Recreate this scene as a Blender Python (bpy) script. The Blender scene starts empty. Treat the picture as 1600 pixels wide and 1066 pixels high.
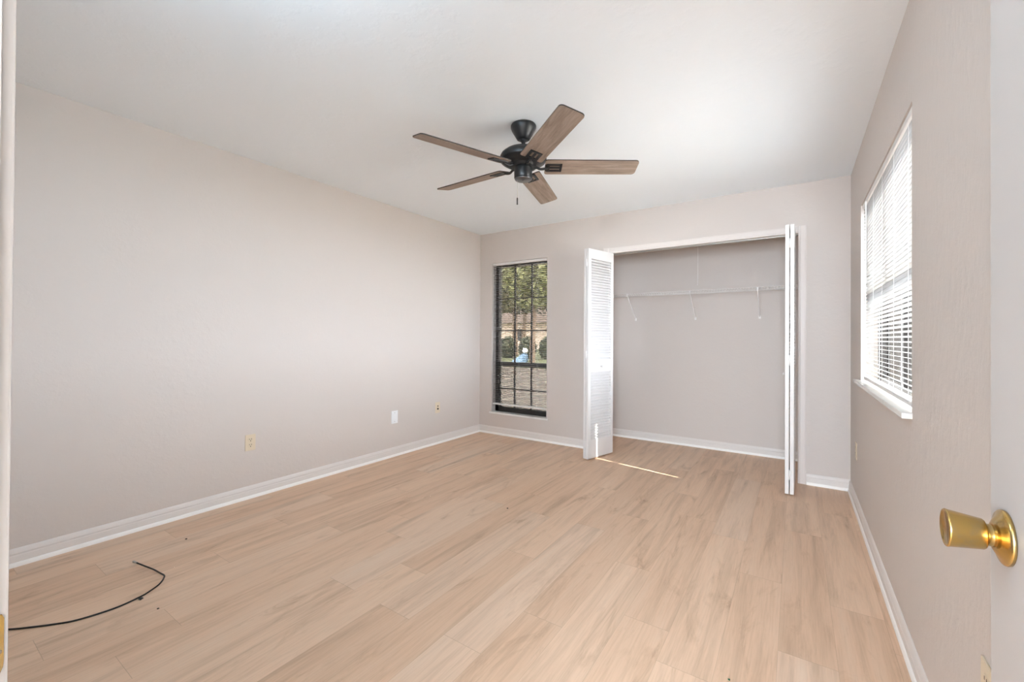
import bpy, bmesh, math, random
from mathutils import Vector, Matrix

C = bpy.context.scene
COL = C.collection
R = math.radians
random.seed(7)

# ------------------------------------------------------------------ camera
F_PX, YAW, PITCH, ROLL = 666.35, 0.588134, 0.006242, 0.006342
CAM_Z, CY = 1.1678, 533 - 9.566
def camera():
    cam = bpy.data.cameras.new('camera'); o = bpy.data.objects.new('camera', cam); COL.objects.link(o)
    cam.sensor_fit = 'HORIZONTAL'; cam.sensor_width = 36.0; cam.lens = F_PX / 1600 * 36.0
    cam.shift_y = -(533 - CY) / 1600.0
    cam.clip_start = 0.01; cam.clip_end = 300
    r = Vector((math.cos(YAW), math.sin(YAW), 0)); f0 = Vector((-math.sin(YAW), math.cos(YAW), 0)); u0 = Vector((0, 0, 1))
    f = f0 * math.cos(PITCH) + u0 * math.sin(PITCH); u = u0 * math.cos(PITCH) - f0 * math.sin(PITCH)
    r2 = r * math.cos(ROLL) + u * math.sin(ROLL); u2 = u * math.cos(ROLL) - r * math.sin(ROLL)
    m = Matrix.Identity(4)
    for i in range(3):
        m[i][0] = r2[i]; m[i][1] = u2[i]; m[i][2] = -f[i]
    m[2][3] = CAM_Z
    o.matrix_world = m
    C.camera = o
camera()

# ------------------------------------------------------------------ daylight and exposure
VS = C.view_settings
VS.view_transform = 'Standard'; VS.look = 'None'; VS.gamma = 1.0; VS.use_curve_mapping = False
VS.exposure = 2.06
SKY_C, SKY_S, SUN_S = (0.93, 1.0, 1.14), 12.8, 9.0
HALL_FILL_W, HALL_FILL_C, ENTRY_FILL_W, ENTRY_FILL_C = 182.0, (0.865, 1.0, 1.13), 5.3, (0.70, 1.0, 1.22)  # power and colour of the two added fill lights
C.cycles.max_bounces = 16; C.cycles.diffuse_bounces = 10; C.cycles.glossy_bounces = 6
C.cycles.transmission_bounces = 8; C.cycles.transparent_max_bounces = 24
C.cycles.sample_clamp_indirect = 6.0; C.cycles.caustics_reflective = False; C.cycles.caustics_refractive = False

w = bpy.data.worlds.new('daylight_sky'); C.world = w; w.use_nodes = True
bg = w.node_tree.nodes['Background']
bg.inputs['Color'].default_value = (*SKY_C, 1); bg.inputs['Strength'].default_value = SKY_S

def light(name, kind, loc, direction=None, **kw):
    l = bpy.data.lights.new(name, kind); o = bpy.data.objects.new(name, l); COL.objects.link(o)
    o.location = loc
    if direction is not None:
        o.rotation_euler = Vector(direction).to_track_quat('-Z', 'Y').to_euler()
    for k, v in kw.items(): setattr(l, k, v)
    return o
# sun low in the side window, travelling towards the closet doors
light('sun', 'SUN', (6, 2, 6), (-0.76, 0.145, -0.60), energy=SUN_S, angle=R(0.5), color=(1.0, 0.94, 0.86))
# portals that only guide sampling of the sky through the two windows
for nm, loc, d, sx, sy in (('window_portal', (0.56, 2.835, 1.47), (-1, 0, 0), 1.5, 1.2), ('window_portal', (-2.71, 4.44, 1.17), (0, -1, 0), 0.8, 1.85)):
    po = light(nm, 'AREA', loc, d, shape='RECTANGLE', size=sx, size_y=sy); po.data.cycles.is_portal = True

# ------------------------------------------------------------------ room dimensions (metres)
XL, XR, YB, YF, H = -3.272, 0.349, 4.189, 0.055, 2.44
YC = 4.94                       # back of the closet
OPX0, OPX1, OPZ = -1.600, 0.011, 2.035   # closet opening
WT = 0.20                       # exterior wall thickness
B0, B1, BZ0, BZ1 = -3.09, -2.325, 0.245, 2.07      # back window hole
S0, S1, SZ0, SZ1 = 2.095, 3.565, 0.885, 2.04       # side window hole
D0, D1, DZ = -0.545, 0.245, 2.045                  # doorway in the front wall

# ------------------------------------------------------------------ materials
def mat(name, col, rough=0.5, metal=0.0, spec=0.5, bump=None, **kw):
    m = bpy.data.materials.new(name); m.use_nodes = True
    nt = m.node_tree; b = nt.nodes['Principled BSDF']
    b.inputs['Base Color'].default_value = (*col, 1); b.inputs['Roughness'].default_value = rough
    b.inputs['Metallic'].default_value = metal; b.inputs['Specular IOR Level'].default_value = spec
    for k, v in kw.items(): b.inputs[k].default_value = v
    if bump:
        n = bump
        tc = nt.nodes.new('ShaderNodeNewGeometry'); mp = nt.nodes.new('ShaderNodeMapping')
        mp.inputs['Scale'].default_value = n.get('scale', (1, 1, 1))
        nt.links.new(tc.outputs['Position'], mp.inputs['Vector'])
        no = nt.nodes.new('ShaderNodeTexNoise'); no.inputs['Scale'].default_value = n['size']
        no.inputs['Detail'].default_value = n.get('detail', 4); no.inputs['Roughness'].default_value = n.get('nr', 0.5)
        nt.links.new(mp.outputs['Vector'], no.inputs['Vector'])
        src = no.outputs['Fac']
        if 'ramp' in n:
            rp = nt.nodes.new('ShaderNodeValToRGB'); rp.color_ramp.elements[0].position, rp.color_ramp.elements[1].position = n['ramp']
            nt.links.new(src, rp.inputs['Fac']); src = rp.outputs['Color']
        bp = nt.nodes.new('ShaderNodeBump'); bp.inputs['Strength'].default_value = n.get('strength', 0.2); bp.inputs['Distance'].default_value = n.get('dist', 0.002)
        nt.links.new(src, bp.inputs['Height']); nt.links.new(bp.outputs['Normal'], b.inputs['Normal'])
    return m
def two_tone(name, c1, c2, size, scale=(1, 1, 1), rough=0.6, lo=0.35, hi=0.65, detail=6, space='Object', metal=0.0):
    m = mat(name, c1, rough, metal); nt = m.node_tree; b = nt.nodes['Principled BSDF']
    tc = nt.nodes.new('ShaderNodeTexCoord'); mp = nt.nodes.new('ShaderNodeMapping'); mp.inputs['Scale'].default_value = scale
    no = nt.nodes.new('ShaderNodeTexNoise'); no.inputs['Scale'].default_value = size; no.inputs['Detail'].default_value = detail
    rp = nt.nodes.new('ShaderNodeValToRGB'); e = rp.color_ramp.elements
    e[0].position, e[1].position = lo, hi; e[0].color = (*c1, 1); e[1].color = (*c2, 1)
    nt.links.new(tc.outputs[space], mp.inputs['Vector']); nt.links.new(mp.outputs['Vector'], no.inputs['Vector'])
    nt.links.new(no.outputs['Fac'], rp.inputs['Fac']); nt.links.new(rp.outputs['Color'], b.inputs['Base Color'])
    return m
M = {}
WALLC = (0.635, 0.58, 0.542)
M['wall'] = mat('wall_paint', WALLC, 0.55, spec=0.25, bump=dict(size=26, detail=5, nr=0.6, strength=0.16, dist=0.004, ramp=(0.45, 0.75)))
M['wall_streaky'] = mat('wall_paint_brushed', WALLC, 0.55, spec=0.25, bump=dict(size=38, scale=(1, 1, 0.5), detail=7, nr=0.7, strength=0.32, dist=0.004, ramp=(0.42, 0.78)))
M['ceiling'] = mat('ceiling_paint', (0.865, 0.915, 0.96), 0.8, spec=0.1, bump=dict(size=14, detail=6, nr=0.6, strength=0.16, dist=0.004, ramp=(0.5, 0.66)))
M['trim'] = mat('trim_paint', (0.72, 0.665, 0.63), 0.42, spec=0.35)
M['base'] = mat('baseboard_paint', (0.74, 0.70, 0.67), 0.42, spec=0.35)
M['shoe'] = mat('shoe_molding_paint', (0.93, 0.915, 0.89), 0.4, spec=0.35)
M['door'] = mat('door_paint', (0.47, 0.447, 0.433), 0.45, spec=0.3)
M['closet_door'] = mat('closet_door_paint', (0.72, 0.695, 0.68), 0.4, spec=0.35)
M['jamb'] = mat('jamb_paint', (0.66, 0.648, 0.635), 0.4, spec=0.35)
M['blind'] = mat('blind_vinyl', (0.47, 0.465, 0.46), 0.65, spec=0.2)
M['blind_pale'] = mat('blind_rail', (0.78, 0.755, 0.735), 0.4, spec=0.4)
M['sill'] = two_tone('marble_sill', (0.80, 0.79, 0.77), (0.62, 0.61, 0.60), 5, (1, 3, 1), 0.25, 0.55, 0.8)
M['bronze'] = mat('bronze_aluminium', (0.022, 0.018, 0.016), 0.45, 0.0, spec=0.4)
M['wire'] = mat('white_vinyl_wire', (0.90, 0.87, 0.85), 0.4)
M['black'] = mat('matte_black_metal', (0.012, 0.012, 0.013), 0.38, 0.0, spec=0.5)
M['dark_cap'] = mat('brushed_cap_metal', (0.20, 0.20, 0.21), 0.28, 1.0)
M['brass'] = two_tone('worn_brass', (0.60, 0.40, 0.13), (0.46, 0.36, 0.20), 60, (1, 1, 1), 0.20, 0.45, 0.7, metal=1.0)
M['cream'] = mat('cream_plastic', (0.70, 0.60, 0.45), 0.35)
M['white_plate'] = mat('white_plastic', (0.86, 0.87, 0.88), 0.3)
M['slot'] = mat('dark_slot', (0.05, 0.04, 0.03), 0.7)
M['steel'] = mat('screw_steel', (0.45, 0.43, 0.40), 0.35, 1.0)
M['rubber'] = mat('black_cable_jacket', (0.012, 0.010, 0.009), 0.4)
M['grit'] = mat('dark_crumb', (0.05, 0.035, 0.025), 0.8)
M['greenbit'] = mat('green_plastic_chip', (0.03, 0.12, 0.05), 0.5)
M['edge'] = mat('blade_edge', (0.030, 0.024, 0.020), 0.5)
M['bark'] = two_tone('bark', (0.10, 0.07, 0.05), (0.20, 0.15, 0.11), 6, (1, 1, 0.3), 0.9)
M['leaf_a'] = two_tone('leaves_olive', (0.075, 0.075, 0.035), (0.16, 0.155, 0.085), 2.5, rough=0.6)
M['leaf_b'] = two_tone('leaves_dark', (0.04, 0.05, 0.028), (0.085, 0.095, 0.055), 2.5, rough=0.6)
M['leaf_c'] = two_tone('leaves_bright', (0.11, 0.125, 0.045), (0.24, 0.25, 0.115), 2.5, rough=0.6)
M['lawn'] = two_tone('lawn_grass', (0.045, 0.06, 0.02), (0.10, 0.11, 0.05), 1.5, rough=0.9)
M['concrete'] = two_tone('driveway', (0.24, 0.21, 0.18), (0.33, 0.30, 0.26), 2.0, rough=0.9)
M['stucco'] = mat('pale_stucco', (0.70, 0.56, 0.46), 0.8)
M['roof'] = mat('brown_shingle', (0.10, 0.075, 0.06), 0.9)
M['tarp'] = mat('blue_tarp', (0.16, 0.27, 0.42), 0.4)
M['pail'] = mat('white_pail', (0.8, 0.8, 0.8), 0.4)
M['bulb'] = None

def glass_mat(name, tint, gloss=1.0):
    m = bpy.data.materials.new(name); m.use_nodes = True; nt = m.node_tree; nt.nodes.clear()
    out = nt.nodes.new('ShaderNodeOutputMaterial'); mix = nt.nodes.new('ShaderNodeMixShader')
    tr = nt.nodes.new('ShaderNodeBsdfTransparent'); gl = nt.nodes.new('ShaderNodeBsdfGlossy'); fr = nt.nodes.new('ShaderNodeFresnel')
    tr.inputs['Color'].default_value = (*tint, 1); gl.inputs['Roughness'].default_value = 0.02; fr.inputs['IOR'].default_value = 1.45
    gl.inputs['Color'].default_value = (gloss, gloss, gloss, 1)
    nt.links.new(fr.outputs[0], mix.inputs[0]); nt.links.new(tr.outputs[0], mix.inputs[1]); nt.links.new(gl.outputs[0], mix.inputs[2])
    nt.links.new(mix.outputs[0], out.inputs['Surface'])
    return m
M['glass'] = glass_mat('clear_glass', (0.93, 0.95, 0.94))
M['tinted'] = glass_mat('view_dimming_glass', (0.30, 0.285, 0.26))  # tint added so the view outside does not overexpose
def screen_mat():
    m = bpy.data.materials.new('insect_screen_mesh'); m.use_nodes = True; nt = m.node_tree; nt.nodes.clear()
    out = nt.nodes.new('ShaderNodeOutputMaterial'); mix = nt.nodes.new('ShaderNodeMixShader')
    tr = nt.nodes.new('ShaderNodeBsdfTransparent'); df = nt.nodes.new('ShaderNodeBsdfDiffuse'); df.inputs['Color'].default_value = (0.22, 0.20, 0.18, 1)
    mix.inputs[0].default_value = 0.45
    nt.links.new(tr.outputs[0], mix.inputs[1]); nt.links.new(df.outputs[0], mix.inputs[2]); nt.links.new(mix.outputs[0], out.inputs['Surface'])
    return m
M['screen'] = screen_mat()

def floor_mat():
    m = mat('oak_vinyl_planks', (0.5, 0.36, 0.26), 0.38, spec=0.28); nt = m.node_tree; N = nt.nodes.new; L = nt.links.new
    b = nt.nodes['Principled BSDF']
    uv = N('ShaderNodeUVMap'); uv.uv_map = 'plank'
    at = N('ShaderNodeAttribute'); at.attribute_name = 'tone'
    sep = N('ShaderNodeSeparateColor'); L(at.outputs['Color'], sep.inputs[0])
    off = N('ShaderNodeCombineXYZ')
    k1 = N('ShaderNodeMath'); k1.operation = 'MULTIPLY'; k1.inputs[1].default_value = 37.0; L(sep.outputs[1], k1.inputs[0])
    k2 = N('ShaderNodeMath'); k2.operation = 'MULTIPLY'; k2.inputs[1].default_value = 53.0; L(sep.outputs[2], k2.inputs[0])
    L(k1.outputs[0], off.inputs[0]); L(k2.outputs[0], off.inputs[1])
    def coords(sx, sy):
        mp = N('ShaderNodeMapping'); mp.inputs['Scale'].default_value = (sx, sy, 1); L(uv.outputs['UV'], mp.inputs['Vector'])
        ad = N('ShaderNodeVectorMath'); L(mp.outputs['Vector'], ad.inputs[0]); L(off.outputs[0], ad.inputs[1]); return ad.outputs[0]
    def noise(v, scale, det, rg=0.55, dist=0.0):
        n = N('ShaderNodeTexNoise'); n.inputs['Scale'].default_value = scale; n.inputs['Detail'].default_value = det; n.inputs['Roughness'].default_value = rg
        n.inputs['Distortion'].default_value = dist; L(v, n.inputs['Vector']); return n.outputs['Fac']
    def ramp(f, stops):
        r = N('ShaderNodeValToRGB'); e = r.color_ramp.elements
        while len(e) < len(stops): e.new(0.5)
        for i, (p, c) in enumerate(stops): e[i].position = p; e[i].color = (*c, 1)
        L(f, r.inputs['Fac']); return r.outputs['Color']
    def mixc(f, a, bcol, mode='MIX'):
        x = N('ShaderNodeMix'); x.data_type = 'RGBA'; x.blend_type = mode
        if isinstance(f, float): x.inputs[0].default_value = f
        else: L(f, x.inputs[0])
        L(a, x.inputs[6])
        if isinstance(bcol, tuple): x.inputs[7].default_value = (*bcol, 1)
        else: L(bcol, x.inputs[7])
        return x.outputs[2]
    # plank tone: tan to greyer and pinker boards
    base = ramp(sep.outputs[0], [(0.0, (0.66, 0.462, 0.325)), (0.35, (0.695, 0.49, 0.346)), (0.7, (0.72, 0.517, 0.37)), (1.0, (0.70, 0.522, 0.39))])
    # long soft streaks
    st = noise(coords(13, 0.75), 1.0, 5, 0.62, 0.8)
    c = mixc(0.85, base, ramp(st, [(0.25, (0.66, 0.61, 0.56)), (0.40, (0.87, 0.85, 0.83)), (0.52, (1.02, 1.01, 1.0)), (0.72, (1.04, 1.08, 1.11))]), 'MULTIPLY')
    # darker cathedral figure / smudgy knots
    kn = noise(coords(7.5, 1.6), 1.3, 5, 0.65, 1.2)
    c = mixc(0.8, c, ramp(kn, [(0.22, (0.50, 0.42, 0.36)), (0.36, (0.88, 0.86, 0.84)), (0.45, (1, 1, 1)), (1.0, (1, 1, 1))]), 'MULTIPLY')
    # fine grain
    fg = noise(coords(150, 6), 1.0, 3, 0.6, 0.0)
    c = mixc(0.5, c, ramp(fg, [(0.3, (0.86, 0.84, 0.82)), (0.55, (1.02, 1.02, 1.02)), (1.0, (1.05, 1.05, 1.05))]), 'MULTIPLY')
    # seams
    su = N('ShaderNodeSeparateXYZ'); L(uv.outputs['UV'], su.inputs[0])
    def edge(o, length, wd):
        a = N('ShaderNodeMath'); a.operation = 'SUBTRACT'; a.inputs[0].default_value = length; L(o, a.inputs[1])
        mn = N('ShaderNodeMath'); mn.operation = 'MINIMUM'; L(o, mn.inputs[0]); L(a.outputs[0], mn.inputs[1])
        lt = N('ShaderNodeMath'); lt.operation = 'LESS_THAN'; L(mn.outputs[0], lt.inputs[0]); lt.inputs[1].default_value = wd; return lt.outputs[0]
    e = N('ShaderNodeMath'); e.operation = 'MAXIMUM'; L(edge(su.outputs[0], PW, 0.0006), e.inputs[0]); L(edge(su.outputs[1], PL, 0.0010), e.inputs[1])
    es = N('ShaderNodeMath'); es.operation = 'MULTIPLY'; L(e.outputs[0], es.inputs[0]); es.inputs[1].default_value = 0.38
    c = mixc(es.outputs[0], c, (0.26, 0.175, 0.115))
    L(c, b.inputs['Base Color'])
    bp = N('ShaderNodeBump'); bp.inputs['Strength'].default_value = 0.12; bp.inputs['Distance'].default_value = 0.001
    L(fg, bp.inputs['Height']); L(bp.outputs['Normal'], b.inputs['Normal'])
    rr = N('ShaderNodeMapRange'); rr.inputs['To Min'].default_value = 0.38; rr.inputs['To Max'].default_value = 0.52; L(st, rr.inputs['Value']); L(rr.outputs[0], b.inputs['Roughness'])
    return m
PW, PL = 0.182, 1.22
M['floor'] = floor_mat()

def blade_mat():
    m = mat('weathered_wood_blade', (0.2, 0.15, 0.12), 0.5, spec=0.3); nt = m.node_tree; N = nt.nodes.new; L = nt.links.new
    tc = N('ShaderNodeTexCoord'); mp = N('ShaderNodeMapping'); mp.inputs['Scale'].default_value = (4, 42, 1)
    oi = N('ShaderNodeObjectInfo'); ad = N('ShaderNodeVectorMath'); cb = N('ShaderNodeCombineXYZ')
    ml = N('ShaderNodeMath'); ml.operation = 'MULTIPLY'; ml.inputs[1].default_value = 30; L(oi.outputs['Random'], ml.inputs[0]); L(ml.outputs[0], cb.inputs[0])
    L(tc.outputs['Object'], mp.inputs['Vector']); L(mp.outputs['Vector'], ad.inputs[0]); L(cb.outputs[0], ad.inputs[1])
    no = N('ShaderNodeTexNoise'); no.inputs['Scale'].default_value = 1.0; no.inputs['Detail'].default_value = 7; no.inputs['Roughness'].default_value = 0.68; no.inputs['Distortion'].default_value = 0.4
    L(ad.outputs[0], no.inputs['Vector'])
    rp = N('ShaderNodeValToRGB'); e = rp.color_ramp.elements
    e[0].position = 0.25; e[0].color = (0.15, 0.115, 0.09, 1); e[1].position = 0.72; e[1].color = (0.42, 0.33, 0.27, 1)
    x = e.new(0.5); x.color = (0.29, 0.222, 0.178, 1)
    L(no.outputs['Fac'], rp.inputs['Fac']); L(rp.outputs['Color'], nt.nodes['Principled BSDF'].inputs['Base Color'])
    return m
M['blade'] = blade_mat()

# ------------------------------------------------------------------ mesh helpers
class MB:
    def __init__(s): s.bm = bmesh.new()
    def box(s, x0, x1, y0, y1, z0, z1, bev=0.0, mi=0):
        xs, ys, zs = sorted((x0, x1)), sorted((y0, y1)), sorted((z0, z1))
        v = [s.bm.verts.new((x, y, z)) for x in xs for y in ys for z in zs]
        f = [s.bm.faces.new([v[i] for i in q]) for q in ((0, 1, 3, 2), (4, 6, 7, 5), (0, 4, 5, 1), (2, 3, 7, 6), (0, 2, 6, 4), (1, 5, 7, 3))]
        for a in f: a.material_index = mi
        if bev:
            bmesh.ops.bevel(s.bm, geom=list({e for a in f for e in a.edges}), offset=bev, segments=2, affect='EDGES', profile=0.6)
        return s
    def prism(s, pts, fn, a, b, mi=0, smooth=False):
        """extrude a 2-D outline from a to b; fn(u, v, t) gives the 3-D point"""
        A = [s.bm.verts.new(fn(u, v, a)) for u, v in pts]; Bv = [s.bm.verts.new(fn(u, v, b)) for u, v in pts]; n = len(pts)
        fs = [s.bm.faces.new(A[::-1]), s.bm.faces.new(Bv)]
        for i in range(n):
            f = s.bm.faces.new((A[i], A[(i + 1) % n], Bv[(i + 1) % n], Bv[i])); f.smooth = smooth; fs.append(f)
        for f in fs: f.material_index = mi
        return s
    def lathe(s, prof, n=40, mtx=None, mi=0, smooth=True):
        rings = []; mtx = mtx or Matrix.Identity(4)
        for r, z in prof:
            if r < 1e-6: rings.append([s.bm.verts.new(mtx @ Vector((0, 0, z)))])
            else: rings.append([s.bm.verts.new(mtx @ Vector((r * math.cos(2 * math.pi * k / n), r * math.sin(2 * math.pi * k / n), z))) for k in range(n)])
        for a, b in zip(rings, rings[1:]):
            for k in range(n):
                k2 = (k + 1) % n
                if len(a) == 1 and len(b) == 1: continue
                if len(a) == 1: f = s.bm.faces.new((a[0], b[k2], b[k]))
                elif len(b) == 1: f = s.bm.faces.new((a[k], a[k2], b[0]))
                else: f = s.bm.faces.new((a[k], a[k2], b[k2], b[k]))
                f.smooth = smooth; f.material_index = mi
        return s
    def tube(s, pts, r, n=8, mi=0, cap=True):
        pts = [Vector(p) for p in pts]; rings = []; up = None
        for i, p in enumerate(pts):
            t = (pts[min(i + 1, len(pts) - 1)] - pts[max(i - 1, 0)]).normalized()
            if up is None: up = t.orthogonal().normalized()
            up = (up - t * up.dot(t)).normalized(); sd = t.cross(up); rr = r[i] if isinstance(r, (list, tuple)) else r
            rings.append([s.bm.verts.new(p + (up * math.cos(2 * math.pi * k / n) + sd * math.sin(2 * math.pi * k / n)) * rr) for k in range(n)])
        for a, b in zip(rings, rings[1:]):
            for k in range(n):
                f = s.bm.faces.new((a[k], a[(k + 1) % n], b[(k + 1) % n], b[k])); f.smooth = True; f.material_index = mi
        if cap:
            for f in (s.bm.faces.new(rings[0][::-1]), s.bm.faces.new(rings[-1])): f.material_index = mi
        return s
    def build(s, name, m, parent=None, loc=None, rot=None, normals=True):
        if normals: bmesh.ops.recalc_face_normals(s.bm, faces=s.bm.faces)
        me = bpy.data.meshes.new(name); s.bm.to_mesh(me); s.bm.free()
        for x in (m if isinstance(m, (list, tuple)) else [m]): me.materials.append(x)
        o = bpy.data.objects.new(name, me); COL.objects.link(o)
        if parent: o.parent = parent
        if loc: o.location = loc
        if rot: o.rotation_euler = rot
        return o
def tag(o, label=None, cat=None, group=None, kind=None):
    if label: o['label'] = label
    if cat: o['category'] = cat
    if group: o['group'] = group
    if kind: o['kind'] = kind
    return o
def empty(name, loc=(0, 0, 0), rz=0.0, parent=None):
    o = bpy.data.objects.new(name, None); COL.objects.link(o); o.location = loc; o.rotation_euler = (0, 0, rz); o.empty_display_size = 0.1
    if parent: o.parent = parent
    return o
def struct(o, label, cat): return tag(o, label, cat, kind='structure')
def spline(pts, n=12):
    P = [Vector(p) for p in pts]; P = [P[0] * 2 - P[1]] + P + [P[-1] * 2 - P[-2]]; out = []
    for i in range(1, len(P) - 2):
        for k in range(n):
            t = k / n; a, b, c, d = P[i - 1:i + 3]
            out.append(0.5 * ((2 * b) + (c - a) * t + (2 * a - 5 * b + 4 * c - d) * t * t + (3 * b - a - 3 * c + d) * t ** 3))
    out.append(P[-2]); return out

# ------------------------------------------------------------------ floor of planks
def floor():
    bm = bmesh.new(); uvl = bm.loops.layers.uv.new('plank'); cl = bm.loops.layers.float_color.new('tone')
    # one known end joint per row, read off the floor (row index from x = -1.33)
    known = {-10: 0.98, -9: 1.86, -8: 0.22, -7: 1.03, -6: 1.031, -5: 0.70, -4: 0.50, -3: 1.24, -2: 0.30, -1: 1.24, 0: 1.95, 1: 1.255, 2: 1.552, 3: 0.95, 4: 0.55, 5: 1.587, 6: 1.20, 7: 1.895, 8: 2.345, 9: 0.9}
    known[-6] = 0.35
    rnd = random.Random(21)
    for k in range(-11, 10):
        x0 = -1.33 + PW * k; y = known.get(k, 0.4) - 6 * PL
        while y < YC + 0.1:
            tone = (rnd.random(), rnd.random(), rnd.random(), 1)
            a0, a1 = max(y, -4.5), min(y + PL, YC + 0.02); b0, b1 = max(x0, XL - 0.02), min(x0 + PW, XR + 0.02)
            if a1 - a0 > 0.005 and b1 - b0 > 0.005:
                vs = [bm.verts.new((px, py, 0)) for px, py in ((b0, a0), (b1, a0), (b1, a1), (b0, a1))]
                f = bm.faces.new(vs)
                for lp in f.loops:
                    lp[uvl].uv = (lp.vert.co.x - x0, lp.vert.co.y - y); lp[cl] = tone
            y += PL
    me = bpy.data.meshes.new('floor'); bm.to_mesh(me); bm.free(); me.materials.append(M['floor'])
    o = bpy.data.objects.new('floor', me); COL.objects.link(o)
    struct(o, 'light oak wood-look plank floor of the empty room', 'floor')
floor()

# ------------------------------------------------------------------ walls and ceiling
b = MB(); b.box(XL - WT, XR + WT, YF - 0.115, YC + 0.15, H, H + 0.12); struct(b.build('ceiling', M['ceiling']), 'white lightly textured ceiling around the ceiling fan', 'ceiling')
b = MB(); b.box(XL - WT, XL, YF - 0.115, YB + WT, -0.1, H); struct(b.build('wall_left', M['wall']), 'long beige wall with three wall plates low down', 'wall')
b = MB()
b.box(XL, B0, YB, YB + WT, -0.1, H).box(B1, B1 + 0.12, YB, YB + WT, -0.1, H).box(B0, B1, YB, YB + WT, BZ1, H).box(B0, B1, YB, YB + WT, -0.1, BZ0)
b.box(B1 + 0.12, OPX0, YB, YB + 0.11, -0.1, H).box(OPX0, OPX1, YB, YB + 0.11, OPZ, H).box(OPX1, XR, YB, YB + 0.11, -0.1, H)
struct(b.build('wall_back', M['wall']), 'beige far wall around the narrow window and the closet opening', 'wall')
b = MB(); b.box(XR, XR + WT, YF - 0.115, S0, -0.1, H).box(XR, XR + WT, S1, YC + 0.15, -0.1, H).box(XR, XR + WT, S0, S1, SZ1, H).box(XR, XR + WT, S0, S1, -0.1, SZ0)
struct(b.build('wall_right', M['wall_streaky']), 'beige wall with rough brushed paint around the bright window', 'wall')
b = MB(); b.box(XL, D0 - 0.02, YF - 0.115, YF, -0.1, H).box(D1 + 0.02, XR, YF - 0.115, YF, -0.1, H).box(D0 - 0.02, D1 + 0.02, YF - 0.115, YF, DZ + 0.02, H)
struct(b.build('wall_front', M['wall']), 'beige near wall holding the room doorway', 'wall')
CX0 = -2.02
b = MB(); b.box(CX0 - 0.1, XR, YC, YC + 0.15, -0.1, H); struct(b.build('wall_closet_back', M['wall']), 'beige back wall inside the closet behind the wire shelf', 'wall')
b = MB(); b.box(CX0 - 0.1, CX0, YB + 0.11, YC, -0.1, H); struct(b.build('wall_closet_left', M['wall']), 'beige side wall inside the closet behind the left folding door', 'wall')
# hall behind the camera
HY = -4.40
b = MB(); b.box(-1.3, 2.4, HY - 0.1, HY, -0.1, H); struct(b.build('wall_hall_back', M['wall']), 'hall wall opposite the room doorway', 'wall')
b = MB(); b.box(-1.4, -1.3, HY, YF - 0.115, -0.1, H); struct(b.build('wall_hall_left', M['wall']), 'left end wall of the hall', 'wall')
b = MB(); b.box(2.4, 2.5, HY, YF - 0.115, -0.1, H); struct(b.build('wall_hall_right', M['wall']), 'right end wall of the hall', 'wall')
b = MB(); b.box(-1.4, 2.5, HY - 0.1, YF - 0.115, H, H + 0.12); struct(b.build('ceiling_hall', M['ceiling']), 'white hall ceiling behind the doorway', 'ceiling')
b = MB(); b.box(XR, 2.4, HY, YF - 0.115, -0.1, 0).box(XR + WT, 2.5, YF - 0.115, YF, -0.1, H); struct(b.build('floor_hall', M['concrete']), 'floor at the right end of the hall', 'floor')

# baseboards: tall profile plus white shoe moulding
BP = [(0, 0), (0.011, 0), (0.011, 0.052), (0.0085, 0.058), (0.0105, 0.066), (0.007, 0.080), (0.003, 0.088), (0, 0.090)]
SP = [(0.0108, 0.0), (0.019, 0.0), (0.0185, 0.010), (0.016, 0.018), (0.0125, 0.022), (0.0108, 0.022)]
def baseboard(side, fn, spans, label):
    m = MB(); s = MB()
    for a0, a1 in spans:
        m.prism(BP, fn, a0, a1); s.prism(SP, fn, a0, a1)
    o = struct(m.build('baseboard_' + side, M['base']), label, 'baseboard')
    s.build('shoe_molding', M['shoe'], o)['label'] = 'bright white shoe molding along the floor'
baseboard('left', lambda d, z, t: (XL + d, t, z), [(YF, YB)], 'off-white baseboard along the long bare wall')
baseboard('back', lambda d, z, t: (t, YB - d, z), [(XL, OPX0 - 0.058), (OPX1 + 0.058, XR)], 'off-white baseboard under the narrow window and right of the closet')
baseboard('right', lambda d, z, t: (XR - d, t, z), [(YF, YB)], 'off-white baseboard under the bright side window')
baseboard('closet', lambda d, z, t: (t, YC - d, z), [(CX0, XR)], 'off-white baseboard at the back of the closet')

# closet casing (trim_1) with jamb liner and track
CP = [(0, 0), (0.057, 0), (0.057, 0.011), (0.050, 0.0125), (0.044, 0.011), (0.018, 0.009), (0.012, 0.011), (0.004, 0.009), (0, 0.006)]
t1 = empty('trim_1'); struct(t1, 'painted casing around the wide closet opening', 'door casing')
m = MB(); m.prism(CP, lambda u, d, t: (OPX1 + u, YB - d, t), 0, OPZ + 0.057); m.build('side_casing', M['trim'], t1)
m = MB(); m.prism(CP, lambda u, d, t: (OPX0 - u, YB - d, t), 0, OPZ + 0.057); m.build('side_casing', M['trim'], t1)
m = MB(); m.prism(CP, lambda u, d, t: (t, YB - d, OPZ + u), OPX0, OPX1); m.build('head_casing', M['trim'], t1)
m = MB(); m.box(OPX0, OPX1, YB + 0.035, YB + 0.065, OPZ - 0.006, OPZ); m.build('bifold_track', M['steel'], t1)

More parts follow.
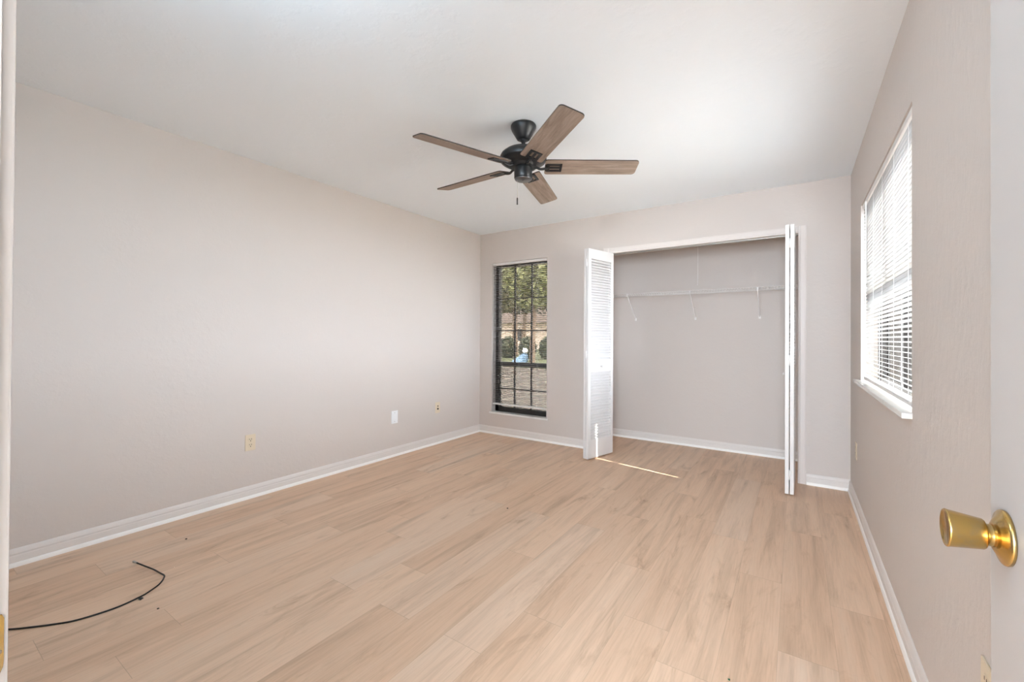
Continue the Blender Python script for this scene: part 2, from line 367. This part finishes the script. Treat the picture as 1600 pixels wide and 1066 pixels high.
# ------------------------------------------------------------------ windows
def window_back():
    o = empty('window_1'); struct(o, 'narrow tall window with dark bronze grid beside the closet', 'window')
    y0, y1 = YB + 0.085, YB + 0.150
    f = MB()
    f.box(B0, B0 + 0.042, y0, y1, BZ0, BZ1).box(B1 - 0.042, B1, y0, y1, BZ0, BZ1).box(B0, B1, y0, y1, BZ1 - 0.04, BZ1).box(B0, B1, y0, y1, BZ0, BZ0 + 0.075)
    f.build('window_frame', M['bronze'], o)
    zm = 0.845
    mr = MB(); mr.box(B0 + 0.04, B1 - 0.04, y0 + 0.012, y1 - 0.008, zm - 0.024, zm + 0.024); mr.build('meeting_rail', M['bronze'], o)
    g = MB()
    for x in (-2.825, -2.590): g.box(x - 0.009, x + 0.009, y0 + 0.020, y0 + 0.036, BZ0 + 0.07, BZ1 - 0.03)
    for z in (1.640, 1.250, 0.545): g.box(B0 + 0.04, B1 - 0.04, y0 + 0.021, y0 + 0.035, z - 0.008, z + 0.008)
    g.build('muntin_grid', M['bronze'], o)
    p = MB(); p.box(B0 + 0.03, B1 - 0.03, y0 + 0.027, y0 + 0.029, BZ0 + 0.06, BZ1 - 0.03); p.build('window_pane', M['tinted'], o)['label'] = 'glass pane tinted to dim the view outside'
    s = MB(); s.box(B0 + 0.03, B1 - 0.03, y1 - 0.004, y1 - 0.003, BZ0 + 0.06, zm); s.build('insect_screen', M['screen'], o)
    k = MB(); k.box(B0 - 0.025, B1 + 0.015, YB - 0.016, YB + 0.09, BZ0, BZ0 + 0.020, 0.003); k.build('window_sill', M['sill'], o)
window_back()
def window_side():
    o = empty('window_2'); struct(o, 'wide window with dark bronze frame behind a bright closed blind', 'window')
    x0, x1 = XR + 0.085, XR + 0.150; ym = (S0 + S1) / 2
    f = MB()
    f.box(x0, x1, S0, S0 + 0.035, SZ0, SZ1).box(x0, x1, S1 - 0.030, S1, SZ0, SZ1).box(x0, x1, S0, S1, SZ1 - 0.035, SZ1).box(x0, x1, S0, S1, SZ0, SZ0 + 0.045)
    f.box(x0 + 0.012, x0 + 0.022, S1 - 0.032, S1 - 0.03, SZ0, SZ1).box(x0 + 0.036, x0 + 0.044, S1 - 0.032, S1 - 0.03, SZ0, SZ1)
    f.build('window_frame', M['bronze'], o)
    m = MB(); m.box(x0 + 0.004, x0 + 0.042, ym - 0.022, ym + 0.022, SZ0, SZ1).box(x0 + 0.016, x0 + 0.024, ym - 0.026, ym + 0.026, SZ0, SZ1); m.build('mullion', M['bronze'], o)
    r = MB(); r.box(x0 + 0.012, x0 + 0.042, S0 + 0.03, S1 - 0.03, 1.455, 1.490); r.build('meeting_rail', M['bronze'], o)
    p = MB(); p.box(x0 + 0.027, x0 + 0.029, S0 + 0.02, S1 - 0.02, SZ0 + 0.03, SZ1 - 0.02); p.build('window_pane', M['glass'], o)
    k = MB(); k.box(XR - 0.030, XR + 0.09, S0 - 0.012, S1 + 0.10, SZ0 - 0.004, SZ0 + 0.018, 0.004); k.build('window_sill', M['sill'], o)
window_side()

def blind(name, L, z_top, z_bot, tilt, loc, rz, label, cords, stack=0):
    """local frame: slats run along +X from 0 to L; +Y points into the room"""
    o = empty(name, loc, rz); tag(o, label, 'window blind')
    h = MB(); h.box(0.002, L - 0.002, -0.020, 0.018, z_top - 0.028, z_top, 0.002); h.build('headrail', M['blind_pale'], o)
    s = MB(); n = int((z_top - 0.040 - z_bot - 0.026) / 0.0215) + 1
    for i in range(n):
        z = z_bot + 0.030 + i * 0.0215
        pr = []
        for k in range(5):
            u = -0.0125 + 0.025 * k / 4; cr = 0.0018 * (1 - (u / 0.0125) ** 2)
            pr.append((u * math.cos(tilt) - cr * math.sin(tilt), z + u * math.sin(tilt) + cr * math.cos(tilt)))
        A = [s.bm.verts.new((0.004, y, zz)) for y, zz in pr]; Bv = [s.bm.verts.new((L - 0.004, y, zz)) for y, zz in pr]
        for k in range(4):
            f = s.bm.faces.new((A[k], Bv[k], Bv[k + 1], A[k + 1])); f.smooth = True
    so = s.build('slats', M['blind'], o, normals=False)
    sm = so.modifiers.new('thickness', 'SOLIDIFY'); sm.thickness = 0.0006
    r = MB(); r.box(0.003, L - 0.003, -0.0125, 0.0125, z_bot, z_bot + 0.018, 0.003); r.build('bottom_rail', M['blind_pale'], o)
    for x in cords:
        c = MB()
        for yy in (-0.0135, 0.0135): c.tube([(x, yy, z_bot + 0.01), (x, yy, z_top - 0.02)], 0.0006, 5)
        c.build('ladder_cord', M['wire'], o)
    return o
blind('mini_blind', 0.755, BZ1 - 0.002, 0.355, R(4), (B1 - 0.005, YB + 0.026, 0), math.pi,
      'open white mini blind on the narrow window beside the closet', (0.13, 0.38, 0.63))
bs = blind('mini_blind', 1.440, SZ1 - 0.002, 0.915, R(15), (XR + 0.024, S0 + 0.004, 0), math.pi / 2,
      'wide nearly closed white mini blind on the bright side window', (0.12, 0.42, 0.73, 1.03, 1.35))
wd = MB(); wd.tube([(1.24, 0.024, SZ1 - 0.03), (1.24, 0.026, SZ1 - 0.75)], 0.003, 8); wd.build('tilt_wand', M['wire'], bs)

# ------------------------------------------------------------------ bifold closet doors
DH0, DH1 = 0.012, 2.028
def louver_panel(name, x0, x1, L, out, parent):
    """panel lying in x0..x1 (thickness), running along +y from 0 to L; out = +1 / -1 side that faces the room when shut"""
    m = MB(); st = 0.040
    m.box(x0, x1, 0, st, DH0, DH1, 0.0015).box(x0, x1, L - st, L, DH0, DH1, 0.0015)
    m.box(x0, x1, st - 0.001, L - st + 0.001, 1.932, DH1).box(x0, x1, st - 0.001, L - st + 0.001, 0.838, 0.952).box(x0, x1, st - 0.001, L - st + 0.001, DH0, 0.186)
    xo, xi = (x1 - 0.002, x0 + 0.002) if out > 0 else (x0 + 0.002, x1 - 0.002)
    for za, zb in ((0.186, 0.838), (0.952, 1.932)):
        n = round((zb - za) / 0.0268); p = (zb - za) / n
        for i in range(n):
            z = za + p * (i + 0.5)
            # slat slopes down towards the room side
            prof = [(xo, z - 0.0150), (xo, z - 0.0090), (xi, z + 0.0105), (xi, z + 0.0045)]
            m.prism(prof, lambda u, v, t: (u, t, v), st - 0.004, L - st + 0.004)
    return m.build(name, M['closet_door'], parent)
def bifold(loc, rz, side, label, wid=0.398):
    o = empty('bifold_door', loc, rz); tag(o, label, 'closet door', 'louvered closet doors')
    T, G = 0.0255, 0.006
    if side == 'left':   # leading panel on the right, pivot panel on the left
        lead, piv = (-T, 0.0), (-2 * T - G, -T - G); lo, po, kx, ks = 1, -1, 0.0, 1
    else:
        lead, piv = (0.0, T), (T + G, 2 * T + G); lo, po, kx, ks = -1, 1, 0.0, -1
    louver_panel('door_panel', lead[0], lead[1], wid, lo, o)
    louver_panel('door_panel', piv[0], piv[1], wid, po, o)
    mid = (lead[0] + piv[1]) / 2 if side == 'left' else (lead[1] + piv[0]) / 2
    for z in (1.89, 1.01, 0.155):
        h = MB(); h.box(mid - 0.011, mid + 0.011, -0.0035, 0.030, z - 0.036, z + 0.036, 0.001)
        h.tube([(mid, -0.004, z - 0.036), (mid, -0.004, z + 0.036)], 0.0042, 10)
        h.build('hinge', M['closet_door'], o)
    k = MB(); k.lathe([(0, 0.024), (0.009, 0.0235), (0.0125, 0.019), (0.0115, 0.013), (0.006, 0.008), (0.0065, 0.003), (0.010, 0.0), (0, 0)], 20)
    k.build('knob', M['closet_door'], o, loc=(kx, 0.200, 0.893), rot=(0, R(90) * ks, 0))
    return o
bifold((-1.649, 3.786, 0), -R(15.0), 'left', 'white louvered folding door at the left of the closet, its face and small knob in view')
bifold((-0.0705, 3.803, 0), -R(1.2), 'right', 'white louvered folding door at the right of the closet, seen on edge', 0.392)

# ------------------------------------------------------------------ wire shelf and pull cord in the closet
sh = empty('wire_shelf', (0, 0, 0)); tag(sh, 'white wire shelf across the closet back wall', 'shelf')
SZ, SY0 = 1.658, YC - 0.31
m = MB()
for y, z in ((SY0, SZ), (SY0, SZ - 0.026), (SY0 + 0.10, SZ - 0.003), (SY0 + 0.20, SZ - 0.003), (YC - 0.006, SZ - 0.003)):
    m.tube([(CX0 + 0.01, y, z), (XR - 0.01, y, z)], 0.0032, 6)
x = CX0 + 0.02
while x < XR - 0.02:
    m.tube([(x, YC - 0.005, SZ), (x, SY0, SZ), (x, SY0 - 0.001, SZ - 0.026)], 0.0014, 4); x += 0.0254
m.build('wire_deck', M['wire'], sh)
for x in (-1.557, -0.907, -0.306):
    m = MB(); m.box(x - 0.006, x + 0.006, SY0 - 0.005, SY0 + 0.008, SZ - 0.030, SZ - 0.001)
    m.prism([(-0.004, 0), (0.004, 0), (0.004, 0.008), (-0.004, 0.008)], lambda u, v, t: (x + u, SY0 + (YC - 0.010 - SY0) * t, SZ - 0.022 + (1.386 - SZ + 0.022) * t + v), 0, 1)
    br = m.build('support_brace', M['wire'], sh)
    c = MB(); c.box(x - 0.009, x + 0.009, YC - 0.012, YC, 1.372, 1.402, 0.002); c.build('wall_clip', M['wire'], br)
lt = empty('closet_light', (-0.826, 4.60, H)); tag(lt, 'closet ceiling light whose thin white pull string hangs above the wire shelf', 'lamp')
m = MB(); m.lathe([(0, 0), (0.055, 0), (0.055, -0.014), (0.03, -0.022), (0.024, -0.05), (0, -0.05)], 24); m.build('lampholder', M['white_plate'], lt)
m = MB(); m.tube([(0.0, 0, -0.05), (0.001, 0, -0.62), (0, 0, -0.715)], 0.0022, 6); m.tube([(0, 0, -0.712), (0, 0, -0.735)], [0.0022, 0.005], 8); m.build('pull_string', M['wire'], lt)

# ------------------------------------------------------------------ ceiling fan
FX, FY, ZB = -1.364, 2.155, 2.191
fan = empty('ceiling_fan', (FX, FY, 0)); tag(fan, 'matte black ceiling fan with five weathered wood blades', 'ceiling fan')
m = MB(); m.lathe([(0, 2.44), (0.073, 2.44), (0.0765, 2.434), (0.0765, 2.424), (0.070, 2.408), (0.046, 2.368), (0.039, 2.356), (0.031, 2.352), (0, 2.352)], 48); m.build('canopy', M['black'], fan)
m = MB(); m.lathe([(0, 2.360), (0.021, 2.360), (0.024, 2.350), (0.017, 2.342), (0.0120, 2.340), (0.0120, 2.285), (0, 2.285)], 24); m.build('downrod', M['black'], fan)
m = MB(); m.lathe([(0, 2.304), (0.022, 2.304), (0.028, 2.300), (0.080, 2.292), (0.112, 2.280), (0.132, 2.264), (0.1385, 2.252), (0.1395, 2.246), (0.1395, 2.230), (0.135, 2.222), (0.112, 2.208), (0.088, 2.200), (0.078, 2.198), (0.078, 2.186), (0.062, 2.184), (0, 2.184)], 64); m.build('motor_housing', M['black'], fan)
m = MB(); m.lathe([(0, 2.186), (0.052, 2.186), (0.054, 2.182), (0.054, 2.124), (0.051, 2.119), (0, 2.119)], 48); hs = m.build('switch_housing', M['black'], fan)
m = MB(); m.lathe([(0, 2.120), (0.0505, 2.120), (0.0505, 2.115), (0.047, 2.111), (0, 2.111)], 48); m.lathe([(0, 2.112), (0.004, 2.112), (0.004, 2.108), (0, 2.108)], 12); m.build('bottom_cap', M['dark_cap'], fan)
def blade_outline(w0, w1, r0, r1, rc):
    pts = []
    def arc(cx, cy, a0, a1, rr, n=6):
        for i in range(n + 1):
            a = R(a0 + (a1 - a0) * i / n); pts.append((cx + rr * math.cos(a), cy + rr * math.sin(a)))
    arc(r0 + 0.014, -w0 / 2 + 0.014, 180, 270, 0.014); arc(r1 - rc, -w1 / 2 + rc, 270, 360, rc); arc(r1 - rc, w1 / 2 - rc, 0, 90, rc); arc(r0 + 0.014, w0 / 2 - 0.014, 90, 180, 0.014)
    return pts
def make_blade():
    m = MB(); ol = blade_outline(0.136, 0.131, 0.130, 0.680, 0.022)
    A = [m.bm.verts.new((x, y, -0.003)) for x, y in ol]; Bv = [m.bm.verts.new((x, y, 0.003)) for x, y in ol]; n = len(ol)
    m.bm.faces.new(A[::-1]); m.bm.faces.new(Bv)
    for i in range(n):
        f = m.bm.faces.new((A[i], A[(i + 1) % n], Bv[(i + 1) % n], Bv[i])); f.material_index = 1
    return m
def make_iron():
    m = MB()
    # open rectangular plate screwed under the blade
    z0, z1 = -0.0085, -0.0032
    m.box(0.138, 0.230, -0.036, -0.020, z0, z1, 0.0015).box(0.138, 0.230, 0.020, 0.036, z0, z1, 0.0015).box(0.216, 0.231, -0.036, 0.036, z0, z1, 0.0015)
    m.box(0.130, 0.158, -0.030, 0.030, z0, z1, 0.0015).box(0.142, 0.220, -0.0075, 0.0075, z0, z1, 0.0015)
    return m
blade_mesh = iron_mesh = arm_mesh = None
PH = 321.43
for k in range(5):
    a = R(PH + 72 * k)
    if blade_mesh is None:
        bl = make_blade().build('blade', [M['blade'], M['edge']], fan); ir = make_iron().build('blade_iron', M['black'], bl)
        am = MB(); am.tube(spline([(0.058, 0, 0.000), (0.080, 0, -0.004), (0.100, 0, -0.014), (0.122, 0, -0.013), (0.146, 0, -0.006)], 6), 0.0075, 10); ar = am.build('iron_arm', M['black'], bl)
        blade_mesh, iron_mesh, arm_mesh = bl.data, ir.data, ar.data
    else:
        bl = bpy.data.objects.new('blade', blade_mesh); ir = bpy.data.objects.new('blade_iron', iron_mesh); ar = bpy.data.objects.new('iron_arm', arm_mesh)
        for q, pa in ((bl, fan), (ir, bl), (ar, bl)): COL.objects.link(q); q.parent = pa
    bl.location = (0, 0, ZB)
    bl.rotation_euler = (Matrix.Rotation(a, 3, 'Z') @ Matrix.Rotation(R(-13.5), 3, 'X')).to_euler()
px_, py_ = -math.cos(YAW) * 0.034, -math.sin(YAW) * 0.034
m = MB(); m.tube([(px_ * 1.4, py_ * 1.4, 2.126), (px_, py_, 2.112), (px_, py_, 2.005)], 0.0011, 6); pc = m.build('pull_chain', M['steel'], fan)
m = MB(); m.lathe([(0, 0.0), (0.003, -0.001), (0.0042, -0.006), (0.0042, -0.042), (0, -0.044)], 12); m.build('pull_fob', M['black'], pc, loc=(px_, py_, 2.007))

# ------------------------------------------------------------------ wall plates
def plate_base(mname, w=0.070, h=0.115):
    m = MB(); m.box(-w / 2, w / 2, 0, 0.005, -h / 2, h / 2, 0.0022); return m
def duplex(name, loc, rz, label, w=0.070, colour='cream'):
    o = plate_base(name, w).build(name, M[colour], None, loc, (0, 0, rz)); tag(o, label, 'wall outlet', 'wall plates')
    for dz in (0.0195, -0.0195):
        r = MB(); pts = [(0.0165 * math.cos(R(t)), max(-0.0135, min(0.0135, 0.0185 * math.sin(R(t))))) for t in range(0, 360, 15)]
        r.prism(pts, lambda u, v, t: (u, t, v + dz), 0.004, 0.0066); ro = r.build('receptacle', M[colour], o)
        s = MB(); s.box(-0.0080, -0.0048, 0.006, 0.0069, dz + 0.000, dz + 0.010).box(0.0048, 0.0080, 0.006, 0.0069, dz + 0.001, dz + 0.009)
        s.prism([(0.0032 * math.cos(R(t)), -0.0075 + 0.0036 * math.sin(R(t))) for t in range(0, 360, 30)], lambda u, v, t: (u, t, v + dz), 0.006, 0.0069)
        s.build('socket_slots', M['slot'], ro)
    c = MB(); c.lathe([(0, 0.0015), (0.0025, 0.001), (0.003, 0), (0, 0)], 12); c.build('screw', M[colour], o, loc=(0, 0.005, 0), rot=(R(-90), 0, 0))
    return o
LW = -math.pi / 2   # faces +x (left wall)
RW = math.pi / 2    # faces -x (right wall)
duplex('wall_outlet', (XL, 1.516, 0.400), LW, 'cream duplex outlet on the long left wall, nearest the camera')
o = plate_base('blank_plate', 0.078, 0.124).build('blank_plate', M['white_plate'], None, (XL, 2.842, 0.382), (0, 0, LW)); tag(o, 'bright white blank cover plate on the long left wall between two cream plates', 'wall plate', 'wall plates')
for dz in (0.042, -0.042):
    c = MB(); c.lathe([(0, 0.0018), (0.003, 0.0012), (0.0036, 0), (0, 0)], 12); c.build('screw', M['steel'], o, loc=(0, 0.005, dz), rot=(R(-90), 0, 0))
o = plate_base('jack_plate', 0.070, 0.118).build('jack_plate', M['cream'], None, (XL, 3.443, 0.396), (0, 0, LW)); tag(o, 'small cream jack plate on the left wall nearest the far corner', 'wall plate', 'wall plates')
for dz, rr in ((0.016, 0.007), (-0.014, 0.011)):
    c = MB(); c.lathe([(rr, 0), (rr, 0.004), (rr * 0.8, 0.004), (rr * 0.75, 0.0005), (0, 0.0005)], 16); c.build('jack_socket', M['slot'], o, loc=(0, 0.005, dz), rot=(R(-90), 0, 0))
duplex('wall_outlet', (XR, 3.800, 0.395), RW, 'small cream outlet low on the right wall under the window, by the corner')
duplex('wall_outlet', (XR, 1.345, 0.408), RW, 'cream outlet on the right wall half hidden behind the open door', 0.074)

# ------------------------------------------------------------------ room door and its frame
d = empty('door_1', (0.235, 0.100, 0)); struct(d, 'flat off-white room door swung open against the right wall', 'door')
DX0, DX1 = 0.0, 0.035
m = MB(); m.box(DX0, DX1, 0.0, 0.802, 0.012, 2.035, 0.0012); m.build('door_slab', M['door'], d)
KM = Matrix.Translation(Vector((0, 0.746, 0.903))) @ Matrix.Rotation(R(-90), 4, 'Y')
m = MB(); m.lathe([(0, 0), (0.0355, 0), (0.0362, 0.002), (0.0358, 0.0042), (0.0335, 0.0060), (0.0285, 0.0072), (0.0230, 0.0105), (0.0190, 0.0125), (0.0165, 0.0130), (0, 0.0130)], 48, KM); m.build('knob_rosette', M['brass'], d)
m = MB(); m.lathe([(0, 0.012), (0.0150, 0.012), (0.0144, 0.0150), (0.0144, 0.0195), (0.0150, 0.0205), (0.0190, 0.0212), (0.0202, 0.0228), (0.0250, 0.0560), (0.0258, 0.0585), (0.0250, 0.0598), (0.0225, 0.0600), (0.0215, 0.0590), (0, 0.0582)], 48, KM)
m.build('door_knob', M['brass'], d)
for z in (0.25, 1.02, 1.80):
    h = MB(); h.tube([(0.0, -0.006, z - 0.045), (0.0, -0.006, z + 0.045)], 0.006, 10); h.build('hinge', M['brass'], d)

t2 = empty('trim_2'); struct(t2, 'painted wooden frame of the room doorway', 'door frame')
m = MB(); m.box(D0 - 0.02, D0, YF - 0.125, YF + 0.010, 0, DZ + 0.02, 0.002); m.box(D0, D0 + 0.011, YF - 0.040, YF + 0.0012, 0, DZ, 0.002); jl = m.build('side_jamb', M['jamb'], t2)
m = MB(); m.box(D1, D1 + 0.02, YF - 0.125, YF + 0.010, 0, DZ + 0.02, 0.002); m.box(D1 - 0.011, D1, YF - 0.040, YF + 0.0012, 0, DZ, 0.002); m.build('side_jamb', M['jamb'], t2)
m = MB(); m.box(D0, D1, YF - 0.125, YF + 0.010, DZ, DZ + 0.02, 0.002); m.build('head_jamb', M['jamb'], t2)
m = MB(); m.box(D0 - 0.065, D0 - 0.012, YF, YF + 0.010, 0, DZ + 0.07, 0.002).box(D1 + 0.012, D1 + 0.060, YF, YF + 0.010, 0, DZ + 0.07, 0.002).box(D0 - 0.065, D1 + 0.06, YF, YF + 0.010, DZ + 0.012, DZ + 0.07, 0.002); m.build('room_casing', M['jamb'], t2)
m = MB(); ol = [(0.0566, 0.879), (0.0592, 0.886), (0.0620, 0.894), (0.0623, 0.898), (0.0623, 0.934), (0.0612, 0.937), (0.0566, 0.937)]
m.prism(ol, lambda u, v, t: (D0 + t, u, v), 0.0002, 0.002)
sp = m.build('strike_plate', M['brass'], t2)
m = MB(); m.lathe([(0, 0.0006), (0.0018, 0.0004), (0.0022, 0), (0, 0)], 12); m.build('screw', M['steel'], sp, loc=(D0 + 0.002, 0.0594, 0.907), rot=(0, R(90), 0))

# ------------------------------------------------------------------ cable and crumbs on the floor
cab = empty('coax_cable', (-2.5, 0.6, 0)); tag(cab, 'thin black coaxial cable lying in a curve on the floor by the left jamb', 'cable')
cp = [(-2.742, 0.742, 0.030), (-2.70, 0.760, 0.020), (-2.641, 0.781, 0.010), (-2.590, 0.790, 0.005), (-2.550, 0.795, 0.0034), (-2.524, 0.786, 0.0034), (-2.497, 0.770, 0.0034), (-2.472, 0.748, 0.0034),
      (-2.447, 0.712, 0.0034), (-2.429, 0.674, 0.0034), (-2.415, 0.585, 0.0034), (-2.441, 0.473, 0.0034), (-2.487, 0.408, 0.0034), (-2.543, 0.347, 0.0034), (-2.580, 0.312, 0.0034), (-2.68, 0.235, 0.0034), (-2.86, 0.17, 0.0034)]
cp = [(x + 2.5, y - 0.6, z) for x, y, z in cp]
m = MB(); m.tube(spline(cp, 8), 0.0034, 10); m.build('cable_jacket', M['rubber'], cab)
dv = (Vector(cp[0]) - Vector(cp[1])).normalized(); p0 = Vector(cp[0])
m = MB(); m.tube([p0 - dv * 0.002, p0 + dv * 0.010, p0 + dv * 0.0102, p0 + dv * 0.020], [0.0042, 0.0042, 0.0052, 0.0052], 10); m.tube([p0 + dv * 0.018, p0 + dv * 0.026], 0.0008, 6); m.build('plug', M['steel'], cab)['label'] = 'silver cable connector'
def crumb(name, x, y, s, mm, label, cat):
    m = MB(); rnd = random.Random(int(abs(x * 1000))); bmesh.ops.create_icosphere(m.bm, subdivisions=2, radius=s)
    for v in m.bm.verts: v.co *= 0.75 + 0.5 * rnd.random(); v.co.z *= 0.5
    tag(m.build(name, mm, None, (x, y, s * 0.45)), label, cat)
crumb('cable_clip', -2.408, 0.668, 0.0085, M['rubber'], 'small black cable clip lying against the curved cable', 'clip')
def floor_pt(px, py):
    r = Vector((math.cos(YAW), math.sin(YAW), 0)); f0 = Vector((-math.sin(YAW), math.cos(YAW), 0)); u0 = Vector((0, 0, 1))
    f = f0 * math.cos(PITCH) + u0 * math.sin(PITCH); u = u0 * math.cos(PITCH) - f0 * math.sin(PITCH)
    r2 = r * math.cos(ROLL) + u * math.sin(ROLL); u2 = u * math.cos(ROLL) - r * math.sin(ROLL)
    dd = f + r2 * (px - 800) / F_PX + u2 * (CY - py) / F_PX; t = -CAM_Z / dd.z; return dd.x * t, dd.y * t
for px, py, s, mm, lab in ((247, 952, 0.0045, 'grit', 'dark crumb on the floor in front of the black cable'), (291, 843, 0.0055, 'grit', 'dark crumb on the floor between the black cable and the left wall'),
                           (793, 795, 0.0055, 'grit', 'dark crumb near the middle of the floor under the fan'), (1139, 1063, 0.0042, 'greenbit', 'tiny green chip at the bottom edge of the floor')):
    x, y = floor_pt(px, py); crumb('floor_crumb', x, y, s, M[mm], lab, 'debris')

# ------------------------------------------------------------------ added fill lights out of view: hall area light, ceiling lamp inside the door
def fill_lamp(loc, label, energy, color, size):
    o = empty('fill_lamp', loc); tag(o, label, 'lamp')
    m = MB(); m.lathe([(0, 0), (0.16, 0), (0.16, -0.03), (0.15, -0.035), (0, -0.035)], 40); m.build('fill_lamp_base', M['white_plate'], o)
    lb = light('fill_lamp_light', 'POINT', (0, 0, -0.06 - size), energy=energy, shadow_soft_size=size, color=color); lb.parent = o
light('hall_fill_light', 'AREA', (0.55, HY + 0.06, 1.40), (0, 1, 0), energy=HALL_FILL_W, color=HALL_FILL_C, shape='RECTANGLE', size=3.2, size_y=1.7)  # added soft fill through the doorway, no hall window stands behind it
fill_lamp((-1.10, 0.36, H), 'added round fill lamp on the ceiling just inside the doorway, out of view', ENTRY_FILL_W, ENTRY_FILL_C, 0.16)  # made-up lamp that evens out the room brightness

# ------------------------------------------------------------------ outside
def ground(name, x0, x1, y0, y1, z, mm, label, cat):
    m = MB(); m.box(x0, x1, y0, y1, z - 0.2, z); tag(m.build(name, mm), label, cat, kind='structure')
ground('ground_driveway', -40, 30, YC + 0.16, 15.5, -0.12, M['concrete'], 'pale paved ground outside the windows', 'ground')
ground('ground_lawn', -60, 30, 15.5, 60, -0.12, M['lawn'], 'green lawn beyond the paved ground', 'lawn')
ground('ground_side_yard', XR + WT + 0.01, 30, -20, YC + 0.16, -0.12, M['concrete'], 'pale paved ground beside the house', 'ground')
def leaf_mass(n, rx, ry, rz, s, rnd, mi=None):
    m = MB()
    for i in range(n):
        while True:
            p = Vector((rnd.uniform(-1, 1), rnd.uniform(-1, 1), rnd.uniform(-1, 1)))
            if 0.25 < p.length < 1: break
        c = Vector((p.x * rx, p.y * ry, p.z * rz)); u = Vector((rnd.gauss(0, 1), rnd.gauss(0, 1), rnd.gauss(0, 1))).normalized(); v = u.orthogonal().normalized()
        q = s * rnd.uniform(0.6, 1.4)
        m.bm.faces.new([m.bm.verts.new(c + u * q), m.bm.verts.new(c + v * q * 0.5), m.bm.verts.new(c - u * q), m.bm.verts.new(c - v * q * 0.5)])
    return m
def tree(ang, dist, trunk_h, tr, crown, leafm, label, seed):
    """ang = x/y slope seen from the doorway"""
    rnd = random.Random(seed); x, y = ang * dist, dist
    o = empty('tree', (x, y, -0.12)); tag(o, label, 'tree', 'trees beyond the lawn')
    m = MB(); lean = rnd.uniform(-0.25, 0.25)
    m.tube(spline([(0, 0, 0), (lean * 0.4, 0, trunk_h * 0.4), (lean, 0.1, trunk_h), (lean * 1.3, 0.1, trunk_h + crown[2])], 5), [tr * (1.15 - 0.6 * i / 15) for i in range(16)], 10)
    for s_ in (-1, 1): m.tube([(lean, 0.1, trunk_h * 0.8), (lean + s_ * crown[0] * 0.5, 0.1, trunk_h + crown[2] * 0.7)], [tr * 0.5, tr * 0.2], 8)
    m.build('trunk', M['bark'], o)
    c = leaf_mass(crown[3], crown[0], crown[1], crown[2], 0.16, rnd); c.build('foliage', M[leafm], o, loc=(lean, 0.1, trunk_h + crown[2] * 0.75), normals=False)
tree(-0.600, 17.0, 3.1, 0.13, (1.8, 1.2, 1.9, 2200), 'leaf_c', 'bright green tree at the right of the narrow window view', 5)
tree(-0.715, 20.0, 3.0, 0.16, (2.1, 1.2, 1.9, 2200), 'leaf_a', 'olive tree with a pale trunk at the left of the narrow window view', 3)
tree(-0.655, 25.4, 3.5, 0.20, (2.6, 1.3, 2.2, 2400), 'leaf_b', 'dark leafy tree seen through the middle of the narrow window', 4)
tree(-0.630, 29.0, 3.9, 0.18, (3.6, 1.4, 2.8, 2600), 'leaf_a', 'far olive tree standing behind the dark leafy one', 6)
tree(-0.765, 32.5, 4.0, 0.20, (3.8, 1.5, 3.0, 2600), 'leaf_b', 'far dark tree at the left edge of the window view', 8)
tree(-0.545, 36.0, 4.2, 0.20, (4.2, 1.5, 3.4, 2600), 'leaf_b', 'far dark tree at the right edge of the window view', 9)
for i, (a, lab) in enumerate(((-0.745, 'low dark shrub at the left edge of the narrow window view'), (-0.680, 'low dark shrub left of the blue tarp'), (-0.615, 'low dark shrub right behind the blue tarp'), (-0.550, 'low dark shrub at the right edge of the narrow window view'))):
    rnd = random.Random(40 + i); o = leaf_mass(1100, 0.56, 0.5, 0.72, 0.11, rnd).build('shrub', M['leaf_b'], None, (a * 22.4, 22.4, 0.52), normals=False); tag(o, lab, 'shrub', 'shrubs along the lawn')
hs = empty('neighbor_house', (-26.0, 41.0, -0.12)); tag(hs, 'pale neighboring house glimpsed between the tree trunks', 'house')
m = MB(); m.box(-12, 12, 0, 8, 0, 3.0); m.build('house_wall', M['stucco'], hs)
m = MB(); m.prism([(-0.8, 2.95), (8.8, 2.95), (4, 5.2)], lambda u, v, t: (t, u, v), -12.6, 12.6); m.build('house_roof', M['roof'], hs)
for x in (-6, -1, 4):
    m = MB(); m.box(x, x + 1.4, -0.03, 0.02, 0.9, 2.2); m.build('house_window', M['bronze'], hs)
tx, ty = -0.638 * 16.8, 16.8
m = MB()
prof = [(-0.36, 0), (0.22, 0), (0.26, 0.20), (0.30, 0.50), (0.20, 0.56), (0.02, 0.36), (-0.18, 0.30), (-0.34, 0.20)]
m.prism(prof, lambda u, v, t: (u, t * (1 - v * 0.5), v), -0.3, 0.3)
bmesh.ops.bevel(m.bm, geom=list(m.bm.edges), offset=0.035, segments=2, affect='EDGES')
tag(m.build('tarp', M['tarp'], None, (tx, ty, -0.12)), 'crumpled blue tarp heap on the lawn seen through the narrow window', 'tarp')
m = MB(); rnd = random.Random(5); bmesh.ops.create_icosphere(m.bm, subdivisions=2, radius=0.13)
for v in m.bm.verts: v.co *= 0.85 + 0.3 * rnd.random()
tag(m.build('white_sack', M['pail'], None, (tx + 0.25, ty, 0.56)), 'small white sack resting on top of the blue tarp heap', 'sack')
